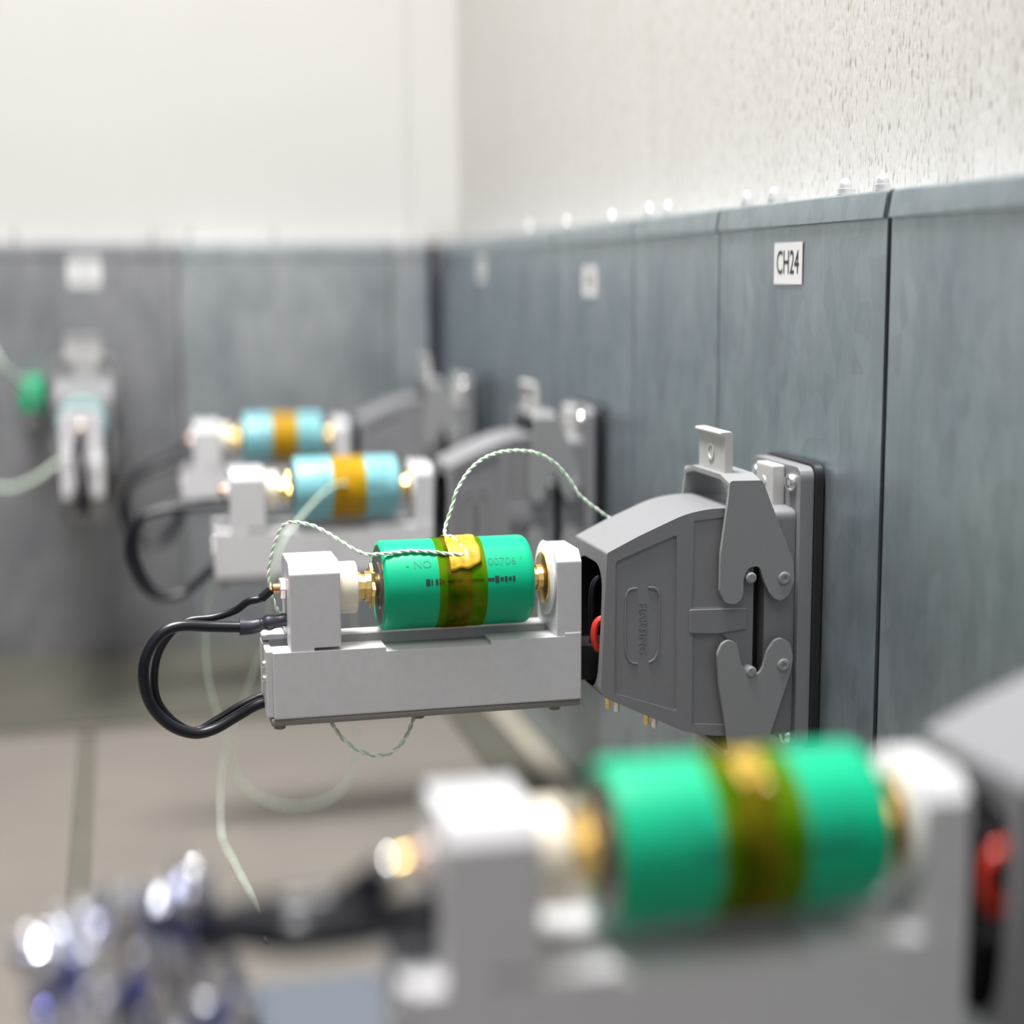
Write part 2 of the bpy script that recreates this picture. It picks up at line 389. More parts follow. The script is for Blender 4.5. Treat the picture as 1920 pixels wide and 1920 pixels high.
cs = thing('corner_strip', (-.0045, YC, ZF + .002))
obj('profile', prism(bmesh.new(), [(-.0080, YC + .020), (-.0080, YC + .0005), (-.0012, YC + .0005), (-.0012, YC + .020)], ZF + .003, ZP - .001, 'z'), M['sleeve'], cs)
tag(cs, 'dark vertical strip in the room corner between the back and right panels', 'corner strip')

# labels
def sticker(origin, rotz, w_, h_, s, label, size):
    t = thing('paper_label', origin)
    b = bmesh.new(); box(b, -w_ / 2, w_ / 2, -.0003, 0, -h_ / 2, h_ / 2)
    R = Matrix.Rotation(rotz, 4, 'Z')
    bmesh.ops.transform(b, matrix=Matrix.Translation(origin) @ R, verts=b.verts)
    obj('paper', b, M['paper'], t, smooth=False)
    b = text_bm(s, size, .00005)
    sc = Matrix.Diagonal((1.0, 1.45, 1, 1))
    bmesh.ops.transform(b, matrix=Matrix.Translation(origin) @ R @ Matrix.Translation((0, -.0004, 0)) @ Matrix.Rotation(PI / 2, 4, 'X') @ sc, verts=b.verts)
    obj('printed_text', b, M['print'], t, smooth=False)
    return tag(t, label, 'label', 'white channel labels')
sticker((-.0003, .0138, .1201), -PI / 2, .0275, .0166, 'CH24', 'white paper label reading CH24 on the panel above the sharp hood', .0092)
sticker((-.0003, .2925, .1126), -PI / 2, .030, .0165, 'CH23', 'blurred white label on the right wall, next one left of CH24', .0085)
sticker((-.0003, .573, .1218), -PI / 2, .030, .0180, 'CH22', 'narrow blurred white label on the right wall nearest the corner', .0085)
sticker((-.2866, YC - .0003, .1207), 0, .026, .0205, 'CH21', 'square blurred white label on the back wall above the hood facing the camera', .0085)

# bolts on the ledge
def bolt(loc, r, h, label, group, m_='zinc'):
    t = thing('bolt', loc)
    b = lathe(bmesh.new(), [(0, 0), (0, r * 1.25), (r * .25, r * 1.25), (r * .25, 0)], loc, 'z', 24); obj('washer', b, M['steel'], t)
    b = lathe(bmesh.new(), [(r * .2, 0), (r * .2, r * 1.1), (h * .40, r * 1.1), (h * .42, r * .95), (h * .62, r * .92), (h * .80, r * .74), (h * .93, r * .42), (h, 0)], loc, 'z', 20); obj('nut', b, M[m_], t)
    return tag(t, label, 'bolt', group)
names = ['right of the pair above CH24, beside the dark gap', 'left of the pair above the CH24 label', 'right of the pair on the blank panel left of CH24', 'left of the pair on the blank panel left of CH24', 'right of the pair above the first blurred label', 'left of the pair above the first blurred label']
for y_, s in zip((-.0476, -.0167, .0518, .0815, .1856, .2148), names):
    bolt((.009, y_, ZP), .0027, .0072, 'dome-capped bolt, ' + s, 'dome-capped bolts on the right ledge')
for y_, s in zip((.2801, .3738, .4666), ('nearest', 'middle', 'farthest')):
    bolt((.009, y_, ZP), .0024, .0058, 'small blurred bolt on the far right ledge, %s of three' % s, 'dome-capped bolts on the right ledge')
for x_, s in zip((-.3386, -.2319, -.2033, -.1348), ('above the left edge of the view', 'left one of the close pair', 'right one of the close pair', 'standing alone nearest the corner')):
    bolt((x_, YC + .008, ZP), .0022, .0105, 'grey blurred bolt on the back ledge, ' + s, 'bolts on the back ledge', 'dull')

# ------------------------------------------------------------ device parts (device frame: x = -distance from wall, z = 0 on the battery axis)
def make_holder():
    t = thing('battery_holder', (-.155, 0, -.0485))
    h = M['holder']
    x0, x1, b_ = -.2118, -.0944, .0146
    bm = box(bmesh.new(), x0, x1, -b_, b_, -.0456, -.0190, .0006, 2)
    cuts = [box(bmesh.new(), x0 - .01, -.1010, -.02, .0035, -.0206, -.01),            # near shelf lower than the far rim
            box(bmesh.new(), x0 - .01, -.1044, -.0025, .0035, -.0228, -.01),           # long groove
            box(bmesh.new(), -.1700, -.1300, -.02, .0, -.0222, -.01)]                  # relieved cradle under the battery
    bm = cut(bm, cuts)
    obj('channel', bm, h, t, smooth=False)
    def post(xa, xb):
        pr = [(-.0143, -.0212), (-.0143, .0083), (-.0100, .0124), (.0100, .0124), (.0143, .0083), (.0143, -.0196)]
        return prism(bmesh.new(), pr, xa, xb, 'x', .0005, 2)
    bm = post(-.2052, -.1865)
    bm = cut(bm, [box(bmesh.new(), -.1965, -.18, -.02, -.009, -.0225, -.0193)])
    obj('post', bm, h, t, smooth=False)
    obj('post', post(-.1043, -.0943), h, t, smooth=False)
    bm = box(bmesh.new(), -.2142, -.2116, -.0128, .0128, -.0452, -.0200, .0005)
    box(bm, -.2142, -.2055, .002, .0135, -.0192, -.0172, .0004)
    obj('end_plate', bm, h, t, smooth=False)
    obj('bottom_cover', box(bmesh.new(), -.2128, -.0946, -.0136, .0136, -.0484, -.0456, .0006), M['cover'], t)
    for (x, y, z) in ((-.2142, -.008, -.0258), (-.2142, -.008, -.0312)):
        obj('screw', lathe(bmesh.new(), [(x, .0014), (x - .0008, .0014), (x - .0011, .0008), (x - .0011, 0)], (0, y, z), 'x', 16), M['steel'], t)
    for (x, y) in ((-.2095, -.0095), (-.2065, .0095), (-.1569, -.008), (-.1039, -.0095)):
        obj('foot_screw', lathe(bmesh.new(), [(-.0484, .0022), (-.0500, .0022), (-.0504, .0014), (-.0504, 0)], (x, y, 0), 'z', 16), M['cover'], t)
    # left contact
    obj('insulator', lathe(bmesh.new(), [(-.1866, .0), (-.1866, .0098), (-.1793, .0098), (-.1789, .0094), (-.1789, 0)]), M['cream'], t)
    bm = bmesh.new()
    lathe(bm, [(-.1790, .0056), (-.1772, .0056), (-.1772, .0047), (-.1757, .0047), (-.1757, .0058), (-.1738, .0058), (-.1738, 0)], n=12)
    obj('contact_pin', bm, M['brass'], t, smooth=False)
    bm = bmesh.new(); star = []
    for k in range(16):
        r = .0088 if k % 2 == 0 else .0068; star.append((r * math.cos(k * PI / 8), r * math.sin(k * PI / 8)))
    prism(bm, star, -.1738, -.1723, 'x', .0002, 1)
    lathe(bm, [(-.1724, .005), (-.1708, .0045), (-.1708, 0)])
    obj('spring_washer', bm, M['brass'], t, smooth=False)
    # right contact
    obj('insulator', lathe(bmesh.new(), [(-.1044, 0), (-.1044, .0140), (-.1052, .0144), (-.1056, .0138), (-.1056, 0)]), M['white'], t, label='thin white insulating disk')
    obj('contact_disk', lathe(bmesh.new(), [(-.1056, .0), (-.1056, .0098), (-.1064, .0098), (-.1068, .0092), (-.1068, 0)]), M['brass'], t)
    bm = lathe(bmesh.new(), [(-.1068, .0052), (-.1088, .0050), (-.1088, .0040), (-.1098, .0040), (-.1098, .0048), (-.1112, .0048), (-.1126, .0030), (-.1128, 0)], n=12)
    obj('contact_pin', bm, M['brass'], t, smooth=False)
    # terminal at the left end
    bm = bmesh.new(); hexa = [(.0042 * math.cos(k * PI / 3), .0042 * math.sin(k * PI / 3) + .0008) for k in range(6)]
    prism(bm, hexa, -.2075, -.2052, 'x', .0003, 1); obj('terminal_nut', bm, M['pinkmetal'], t, smooth=False)
    obj('terminal_screw', lathe(bmesh.new(), [(-.2075, .0019), (-.2098, .0019), (-.2104, .0012), (-.2104, 0)], (0, 0, .0008), n=20), M['copper'], t)
    obj('connector_tongue', box(bmesh.new(), -.0944, -.0790, -.008, .008, -.040, -.026, .001), M['dark'], t)
    return tag(t, '', 'battery holder', 'light grey battery holders plugged into hoods')

def bend_on_cylinder(b, x, ang, r):
    """flat text (x right, y up) wrapped on the battery round the x axis; ang from horizontal front"""
    for v in b.verts:
        a = ang + v.co.y / r; rr = r + v.co.z
        v.co = Vector((x + v.co.x, -rr * math.cos(a), rr * math.sin(a)))
    return b
def cyl_band(x0, x1, r, a0=0, a1=2 * PI, n=64, th=0):
    b = bmesh.new(); cols = []
    full = abs(a1 - a0 - 2 * PI) < 1e-6
    for k in range(n + (0 if full else 1)):
        a = a0 + (a1 - a0) * k / n
        cols.append([b.verts.new((x, -r * math.cos(a), r * math.sin(a))) for x in (x0, x1)])
    m_ = len(cols)
    for k in range(m_ if full else m_ - 1):
        A = cols[k]; B = cols[(k + 1) % m_]; b.faces.new((A[0], A[1], B[1], B[0]))
    return b
def make_battery():
    t = thing('battery', (-.1413, 0, -.017))
    L, Rr, r = -.1700, -.1127, .017
    prof = [(L, .0146), (L - .0004, .0154), (L, .0164), (L + .0006, .0169), (L + .0012, r), (Rr - .0030, r), (Rr - .0016, .0168), (Rr - .0004, .0158), (Rr, .0146), (Rr, .0130)]
    obj('sleeve', lathe(bmesh.new(), prof, n=72), M['green'], t)
    obj('end_cap', lathe(bmesh.new(), [(L + .001, .0150), (L - .0001, .0146), (L - .0001, .009), (L - .0007, .0085), (L - .0007, 0)], n=40), M['rim'], t)
    obj('end_cap', lathe(bmesh.new(), [(Rr - .001, .0150), (Rr - .0002, .0140), (Rr - .0002, 0)], n=40), M['rim'], t)
    obj('tape', cyl_band(-.1498, -.1316, r + .00022), M['tape'], t)
    obj('tape_overlap', cyl_band(-.1468, -.1375, r + .00045), M['tape'], t)
    # printing, wrapped round the sleeve
    for s_, x, ang, size in (('-', -.1615, .60, .0045), ('NO', -.1558, .60, .0044), ('00706', -.1255, .60, .0044), ("'", -.1180, .60, .0045)):
        b = text_bm(s_, size); bmesh.ops.subdivide_edges(b, edges=b.edges, cuts=1)
        obj('printed_mark', bend_on_cylinder(b, x, ang, r + .0001), M['ink2'], t)
    def bars(segs, key, name):
        bm = bmesh.new()
        for xa, xb, a_, h in segs: join(bm, cyl_band(xa, xb, r + .00012, a_ - h / 2 / r, a_ + h / 2 / r, 6))
        obj(name, bm, M[key], t)
    bars([(-.1550, -.1534, .20, .0026), (-.1530, -.1524, .20, .0022), (-.1514, -.1504, .20, .0022), (-.1500, -.1492, .20, .0026), (-.1490, -.1478, .20, .0016),
          (-.1470, -.1330, .20, .0010), (-.1316, -.1290, .20, .0012), (-.1288, -.1272, .20, .0026), (-.1268, -.1254, .20, .0014), (-.1250, -.1240, .20, .0020), (-.1236, -.1224, .20, .0014), (-.1220, -.1210, .20, .0020)], 'ink', 'bar_print')
    return tag(t, '', 'battery', 'taped cylindrical batteries')

def make_hood():
    t = thing('connector_hood', (-.055, 0, -.0635))
    H = .0215
    prof = rpoly([(-.0866, .0122), (-.0736, .0184), (-.0560, .0257), (-.0470, .0274), (-.0380, .0276), (-.0228, .0262), (-.0228, -.0630), (-.0425, -.0622), (-.0545, -.0597), (-.0890, -.0430)],
                 [.0008, 0, .006, .004, .004, .002, .002, .004, .004, .003], 5)
    bm = prism(bmesh.new(), prof, -H, H, 'y', .0011, 3)
    # recessed side panel (both sides), side pockets, slot, cable opening
    rec = rpoly([(-.0831, .0088), (-.0590, .0180), (-.0584, -.0510), (-.0836, -.0422)], .0012, 3)
    cs = []
    for s in (-1, 1):
        cs.append(prism(bmesh.new(), rec, s * (H - .0009), s * (H + .005), 'y'))
        cs.append(prism(bmesh.new(), [(-.0520, .0230), (-.0395, .0240), (-.0395, -.0112), (-.0525, -.0107)], s * (H - .0005), s * (H + .005), 'y'))
        cs.append(prism(bmesh.new(), [(-.0520, -.0205), (-.0405, -.0213), (-.0370, -.0245), (-.0380, -.0580), (-.0520, -.0565)], s * (H - .0009), s * (H + .005), 'y'))
    cs.append(box(bmesh.new(), -.0274, -.02, -.03, .03, -.0412, .0070))
    op = rpoly([(-.0168, .0065), (.0168, .0065), (.0178, -.018), (.0165, -.0425), (-.0165, -.0425), (-.0178, -.018)], .012, 6)
    cs.append(prism(bmesh.new(), op, -.10, -.068, 'x'))
    bm = cut(bm, cs)
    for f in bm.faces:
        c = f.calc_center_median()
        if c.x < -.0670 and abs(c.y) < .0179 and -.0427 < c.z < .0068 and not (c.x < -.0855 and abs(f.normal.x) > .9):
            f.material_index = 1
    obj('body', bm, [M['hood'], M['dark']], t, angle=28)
    # embossed maker's mark: open rounded frame with upright lettering
    b = bmesh.new(); y = -H + .0009
    def P(x, z): return Vector((x, y - .0002, z))
    tube(b, spline([P(-.0790, -.0055), P(-.0790, -.0200), P(-.0786, -.0270), P(-.0768, -.0305), P(-.0740, -.0315)], 5), .0004, 6)
    tube(b, spline([P(-.0655, -.0055), P(-.0655, -.0200), P(-.0658, -.0265), P(-.0672, -.0300), P(-.0695, -.0312)], 5), .0004, 6)
    tube(b, spline([P(-.0790, -.0055), P(-.0780, -.0030), P(-.0765, -.0022), P(-.0745, -.0020)], 5), .0005, 6)
    tube(b, spline([P(-.0700, -.0020), P(-.0680, -.0022), P(-.0663, -.0032), P(-.0655, -.0055)], 5), .0005, 6)
    obj('embossed_frame', b, M['hood'], t)
    b = text_bm('HARTING', .0046, .00012)
    bmesh.ops.transform(b, matrix=Matrix.Translation((-.0722, y - .0002, -.0175)) @ Matrix.Rotation(PI / 2, 4, 'Y') @ Matrix.Rotation(PI / 2, 4, 'X'), verts=b.verts)
    obj('embossed_lettering', b, M['hood'], t, smooth=False)
    obj('rib', prism(bmesh.new(), rpoly([(-.0535, -.0112), (-.0300, -.0118), (-.0300, -.0200), (-.0420, -.0213), (-.0535, -.0205)], .0006, 2), -H - .0008, -H + .0005, 'y', .0003, 1), M['hood'], t)
    for s in (-1, 1):
        for (x, z) in ((-.0300, .0006), (-.0293, -.0364)):
            obj('locking_peg', lathe(bmesh.new(), [(s * (H - .001), .0022), (s * (H + .0040), .0022), (s * (H + .0046), .0016), (s * (H + .0046), 0)], (x, 0, z), 'y', 24), M['lever'], t)
    for x, z in ((-.0830, -.0462), (-.0795, -.0478), (-.0672, -.0539), (-.0640, -.0553)):
        obj('gland_screw', lathe(bmesh.new(), [(z + .004, .0011), (z - .0040, .0011), (z - .0046, .0007), (z - .0046, 0)], (x, -.012, 0), 'z', 14), M['brass'] if x in (-.0830, -.0672) else M['steel'], t)
    return tag(t, '', 'connector hood', 'grey connector hoods')

def make_housing():
    t = thing('bulkhead_housing', (0, 0, -.0700))
    yz = lambda w_, z0, z1, r: rpoly([(-w_, z0), (w_, z0), (w_, z1), (-w_, z1)], r, 6)
    obj('gasket', prism(bmesh.new(), yz(.0252, -.0708, .0436, .006), -.0040, -.0004, 'x', .0004, 1), M['rubber'], t, label='black rubber gasket')
    bm = prism(bmesh.new(), yz(.0241, -.0696, .0424, .005), -.0100, -.0040, 'x', .0008, 2)
    obj('flange', bm, M['hood'], t)
    bm = prism(bmesh.new(), yz(.0212, -.0645, .0262, .004), -.0227, -.0100, 'x', .0012, 3)
    bm = cut(bm, [box(bmesh.new(), -.025, -.0232, -.03, .03, -.0412, .0070)])
    obj('body', bm, M['hood'], t)
    obj('contact_insert', box(bmesh.new(), -.0300, -.0180, -.0150, .0150, -.055, .018), M['dark'], t)
    bm = box(bmesh.new(), -.0155, -.0100, -.0100, .0075, .0250, .0418, .0010, 2)
    lathe(bm, [(-.0155, .0), (-.0160, .0), (-.0160, .0022), (-.0155, .0024)], (0, -.0012, .0345), 'x', 20)
    obj('centre_boss', bm, M['tab'], t)
    for y in (-.0172, .0172):
        for z in (.0360, -.0655):
            b = lathe(bmesh.new(), [(-.0100, .0036), (-.0112, .0036), (-.0124, .0028), (-.0128, .0014), (-.0128, 0)], (0, y, z), 'x', 24)
            obj('screw', b, M['steel'], t)
    up = [(-.0393, .0376), (-.0396, .0325), (-.0425, .0101), (-.0427, -.0044), (-.0405, -.0085), (-.0368, -.0095), (-.0341, -.0080), (-.0330, -.0050), (-.0332, -.0005), (-.0320, .0035), (-.0300, .0050), (-.0265, .0048), (-.0249, -.0005), (-.0225, -.0055), (-.0204, -.0079), (-.0175, -.0090), (-.0143, -.0070), (-.0121, -.0010), (-.0129, .0066), (-.0256, .0372), (-.0262, .0382), (-.0385, .0384)]
    lo = [(-.0385, -.0700), (-.0378, -.0670), (-.0422, -.0422), (-.0433, -.0285), (-.0415, -.0245), (-.0387, -.0232), (-.0356, -.0245), (-.0345, -.0280), (-.0335, -.0330), (-.0305, -.0370), (-.0262, -.0375), (-.0245, -.0350), (-.0228, -.0285), (-.0200, -.0245), (-.0170, -.0236), (-.0135, -.0258), (-.0118, -.0314), (-.0130, -.0381), (-.0225, -.0670), (-.0232, -.0700)]
    for k, (poly, piv, zb, zc) in enumerate(((up, (-.0164, -.0002), .0372, .0400), (lo, (-.0160, -.0345), -.0705, -.0680))):
        bm = bmesh.new()
        for s in (-1, 1):
            a0, a1 = sorted((s * .0234, s * .0254)); prism(bm, rpoly(poly, .0012, 3), a0, a1, 'y', .0004, 2)
        xb0, xb1 = (-.0393, -.0256) if k == 0 else (-.0385, -.0235)
        cr = [(-.0254, zb - (.001 if k == 0 else -.001)), (-.0238, zb + .0006 if k == 0 else zb), (-.0150, zc if k == 0 else zb), (.0150, zc if k == 0 else zb), (.0238, zb + .0006 if k == 0 else zb), (.0254, zb - (.001 if k == 0 else -.001)),
              (.0234, zb - .0015 if k == 0 else zb + .002), (.0145, zc - .0024 if k == 0 else zb + .0024), (-.0145, zc - .0024 if k == 0 else zb + .0024), (-.0234, zb - .0015 if k == 0 else zb + .002)]
        prism(bm, cr, xb0, xb1, 'x', .0003, 1)
        lv = obj('locking_lever', bm, M['lever'], t)
        for s in (-1, 1):
            obj('pivot', lathe(bmesh.new(), [(s * .0215, .0026), (s * .0257, .0026), (s * .0262, .0020), (s * .0262, .0010), (s * .0259, .0008), (s * .0259, 0)], (piv[0], 0, piv[1]), 'y', 24), M['lever'], lv)
        s = 1 if k == 0 else -1; z0 = zc if k == 0 else zb
        bm = bmesh.new()
        pr = [(-.0372, z0 - s * .002), (-.0372, z0 + s * .0135), (-.0392, z0 + s * .0146), (-.0390, z0 + s * .0158), (-.0345, z0 + s * .0160), (-.0336, z0 + s * .0146), (-.0336, z0 - s * .002)]
        prism(bm, pr, -.0142, .0142, 'y', .0005, 2)
        lathe(bm, [(-.0372, .0034), (-.0377, .0034), (-.0377, .0026), (-.0372, .0024)], (0, 0, z0 + s * .0070), 'x', 20)
        obj('handle_tab', bm, M['tab'], lv)
    return tag(t, '', 'connector housing', 'flanged bulkhead housings on the panels')

def make_cable(name, pts, r, sleeve=None, cat='cable'):
    o = thing(name, pts[0])
    obj('jacket', tube(bmesh.new(), spline(pts, 8), r, 14), M['cable'], o)
    if sleeve: sleeve(o)
    return tag(o, '', cat, 'black cables looping off the holders')
C2 = [(-.2052, 0, -.0112), (-.2115, 0, -.0119), (-.2184, 0, -.0132), (-.2321, 0, -.0124), (-.2447, -.001, -.0113), (-.2519, -.002, -.0142), (-.2569, -.003, -.0217), (-.2579, -.003, -.0312), (-.2553, -.003, -.0405), (-.2489, -.003, -.048), (-.2408, -.002, -.0519), (-.2334, -.001, -.0513), (-.2253, 0, -.0475), (-.2183, 0, -.0438), (-.2142, 0, -.0424)]
C1 = [(-.2106, 0, .0003), (-.2142, 0, -.0027), (-.2189, .001, -.0038), (-.2239, .003, -.0074), (-.2318, .004, -.0098), (-.2406, .004, -.0105), (-.2465, .004, -.0138), (-.252, .003, -.0214), (-.2541, .002, -.0307), (-.2531, .002, -.0399), (-.2477, .002, -.0478), (-.24, .003, -.0524), (-.232, .004, -.0491), (-.224, .0045, -.0448), (-.2169, .005, -.0420), (-.2142, .005, -.0412)]
def sl2(o):
    b = tube(bmesh.new(), spline([C2[0], C2[1], (-.2150, 0, -.0125)], 6), lambda t: .0027 - .0004 * math.sin(9 * t), 14); obj('heat_shrink_sleeve', b, M['sleeve'], o)
    b = tube(bmesh.new(), spline([(-.2150, 0, -.0126), C2[2], (-.2225, 0, -.0131)], 6), lambda t: .0027 + .0005 * t, 14); obj('heat_shrink_sleeve', b, M['sleeve'], o)
def sl1(o):
    b = tube(bmesh.new(), spline([(-.2080, 0, .0010), (-.2100, 0, .0006), (-.2112, 0, -.0002)], 4), .0012, 10); obj('ring_terminal', b, M['brass'], o, label='small brass ring terminal')
    b = tube(bmesh.new(), spline([C1[0], (-.2125, 0, -.0012), (-.2142, 0, -.0027)], 4), .0018, 10); obj('crimp_sleeve', b, M['cable'], o)

holder, battery, hood, housing = make_holder(), make_battery(), make_hood(), make_housing()
cab2 = make_cable('power_cable', C2, .0021, sl2); cab1 = make_cable('power_cable', C1, .0015, sl1)

def red_wire():
    t = tube(bmesh.new(), spline([(-.0780, -.0135, -.0145), (-.0870, -.0140, -.0150), (-.0893, -.0142, -.0200), (-.0878, -.0140, -.0260), (-.0800, -.013, -.0285)], 8), .0015, 10)
    o = obj('red_wire', t, M['red']); return tag(o, '', 'wire', 'red wires in the hood mouths')
def black_wires(): 
    o = thing('black_wire', (-.079, -.010, -.03))
    b = tube(bmesh.new(), spline([(-.0760, -.004, .000), (-.0855, -.005, -.001), (-.0875, -.005, -.010), (-.0870, -.005, -.022), (-.0875, -.005, -.034), (-.0840, -.005, -.038), (-.0760, -.004, -.038)], 6), .0014, 10)
    obj('insulation', b, M['cable'], o); return tag(o, '', 'wire', 'black wires in the hood mouths')
rw, bw = red_wire(), black_wires()
for o in (rw,): o['_o'] = [0, 0, 0]

def T(x=0, y=0, z=0, rz=0, sc=1): return Matrix.Translation((x, y, z)) @ Matrix.Rotation(rz, 4, 'Z')
I4 = T()
XF = {'sharp': I4, 'second': T(-.002, .2855, .0005), 'far': T(-.008, .5726, .001), 'front': T(0, -.2881, 0), 'facing': T(-.2895, YC, .014, PI / 2)}
HL = {'sharp': 'light grey battery holder in focus at the centre, holding the printed green battery',
      'second': 'blurred light grey battery holder behind the sharp one, holding the nearer teal battery',
      'far': 'blurred light grey battery holder farthest along the right wall, holding the farther teal battery',
      'front': 'large blurred light grey battery holder in the front right corner',
      'facing': 'blurred light grey battery holder on the back wall seen end on'}
BL = {'sharp': 'green battery in focus with black print and amber tape round its middle',
      'second': 'light teal battery with amber tape, the nearer of the two teal ones',
      'far': 'light teal battery with amber tape, the farther of the two teal ones',
      'front': 'large blurred green battery with amber tape closest to the camera',
      'facing': 'teal battery on the back wall mostly hidden behind its holder post'}
DL = {'sharp': 'grey connector hood in sharp focus with embossed mark beside the printed green battery',
      'second': 'blurred grey connector hood at the right end of the nearer teal battery',
      'far': 'blurred grey connector hood at the right end of the farther teal battery',
      'front': 'large blurred grey connector hood cut by the right edge of the picture',
      'facing': 'blurred grey connector hood on the back wall pointing at the camera'}
GL = {'sharp': 'grey flanged housing in sharp focus with two locking levers under the CH24 label',
      'second': 'blurred grey flanged housing on the panel next left of the sharp one',
      'far': 'blurred grey flanged housing on the right wall nearest the corner',
      'front': 'grey flanged housing beyond the right edge holding the front hood',
      'facing': 'blurred grey flanged housing on the back wall below the square label'}
for k in ('second', 'far', 'front', 'facing', 'sharp'):
    fst = (k == 'sharp')
    sw = {'green_battery_sleeve': 'teal', 'amber_film_tape': 'tape2'} if k in ('second', 'far', 'facing') else None
    place(holder, XF[k], HL[k], fst)
    place(battery, XF[k], BL[k], fst, sw)
    place(hood, XF[k], DL[k], fst); place(housing, XF[k], GL[k], fst)
    wh = {'sharp': 'the sharp hood', 'second': 'the hood by the nearer teal battery', 'far': 'the hood by the farther teal battery', 'front': 'the big front hood', 'facing': 'the hood on the back wall'}[k]
    if k not in ('facing', 'second'):
        place(rw, XF[k] if k != 'front' else XF[k] @ T(-.0015, 0, .011), 'red wire loop in the dark mouth of ' + wh, fst)
    if k != 'facing':
        place(bw, XF[k], 'black wire loop in the dark mouth of ' + wh, fst)
    if k == 'facing':
        place(cab2, XF[k], 'thick black cable hanging from the end of the holder on the back wall'); place(cab1, XF[k], 'thin black cable hanging from the end of the holder on the back wall')
    if fst:
        cab2['label'] = 'thicker sharp black cable with sleeve looping left of the sharp holder'
        cab1['label'] = 'thinner sharp black cable with brass ring terminal looping left of the sharp holder'

# gold patch of tape on the sharp battery, holding the thin wires
def patch(x0, x1, a0, a1, M4, label, beads=(), seed=1):
    random.seed(seed); b = bmesh.new(); nx, na = 14, 18; g = []
    for i in range(nx + 1):
        row = []
        for k in range(na + 1):
            u, v = i / nx, k / na
            e0 = .0012 * noise.noise(Vector((0, v * 3, seed))); e1 = .0016 * noise.noise(Vector((9, v * 2.5, seed)))
            f0 = .16 * noise.noise(Vector((u * 2.5, 3, seed))) + .12 * u
            x = (x0 + e0) * (1 - u) + (x1 + e1) * u; a = (a0 + f0) * (1 - v) + a1 * v
            r = .01755 + .00045 * abs(noise.noise(Vector((u * 4, v * 4, seed + 5))))
            row.append(b.verts.new((x, -r * math.cos(a), r * math.sin(a))))
        g.append(row)
    for i in range(nx):
        for k in range(na): b.faces.new((g[i][k], g[i + 1][k], g[i + 1][k + 1], g[i][k + 1]))
    t = thing('tape_patch', ((x0 + x1) / 2, 0, .0174))
    o = obj('film', b, M['patch'], t); md = o.modifiers.new('s', 'SOLIDIFY'); md.thickness = .0003; md.offset = 1
    for x, a in beads:
        q = bmesh.new(); bmesh.ops.create_icosphere(q, subdivisions=3, radius=.0013)
        bmesh.ops.transform(q, matrix=Matrix.Translation((x, -.0180 * math.cos(a), .0180 * math.sin(a))), verts=q.verts)
        obj('bead', q, M['brass'], t)
    t.matrix_world = M4 @ Matrix.Translation(Vector(t['_o'])); return tag(t, label, 'tape', 'gold tape patches over the wires')
patch(-.1455, -.1335, .42, 1.75, I4, 'gold tape patch on top of the sharp green battery over the thin wires')
patch(-.1440, -.1370, .95, 1.5, XF['front'], 'gold tape patch with two shiny beads on the big blurred front battery', ((-.1410, 1.22), (-.1385, .90)), 4)

# other cables
D2a = [(-.2074, .2855, -.0072), (-.2241, .285, -.0073), (-.2411, .284, -.0082), (-.2548, .283, -.0122), (-.2607, .282, -.0222), (-.2607, .282, -.035), (-.2545, .282, -.0493), (-.2457, .282, -.0557), (-.2328, .284, -.0544), (-.2240, .285, -.048), (-.2164, .2855, -.0425)]
D2b = [(-.2074, .288, -.0030), (-.2238, .29, -.0045), (-.2366, .291, -.0062), (-.2495, .291, -.0106), (-.2573, .29, -.0213), (-.2572, .29, -.0345), (-.251, .29, -.0495), (-.2426, .29, -.0560), (-.2311, .29, -.0536), (-.2230, .290, -.0466), (-.2164, .29, -.0415)]
D1a = [(-.2084, .5726, -.0100), (-.2294, .572, -.0167), (-.2445, .571, -.0215), (-.2578, .57, -.0293), (-.2639, .57, -.0452), (-.261, .57, -.0645), (-.2483, .57, -.0736), (-.2312, .57, -.0677), (-.2220, .572, -.0500), (-.2174, .5726, -.0430)]
D1b = [(-.2130, .5760, -.0010), (-.2294, .576, -.0110), (-.2445, .576, -.0175), (-.2560, .576, -.0250), (-.2610, .576, -.0400), (-.2570, .576, -.0600), (-.2460, .576, -.0690), (-.2312, .576, -.0640), (-.2230, .576, -.0480), (-.2174, .576, -.0400)]
FRa = [(-.2052, -.2881, -.0110), (-.213, -.2885, -.0112), (-.2243, -.2920, -.0105), (-.2352, -.292, -.0103), (-.2440, -.278, -.0140), (-.2530, -.264, -.0220), (-.2600, -.262, -.0350)]
FRb = [(-.2150, -.2885, -.0010), (-.2185, -.2875, -.0045), (-.2230, -.286, -.0075), (-.2290, -.285, -.0088), (-.2370, -.282, -.0100), (-.2450, -.272, -.0160), (-.2540, -.264, -.0300)]
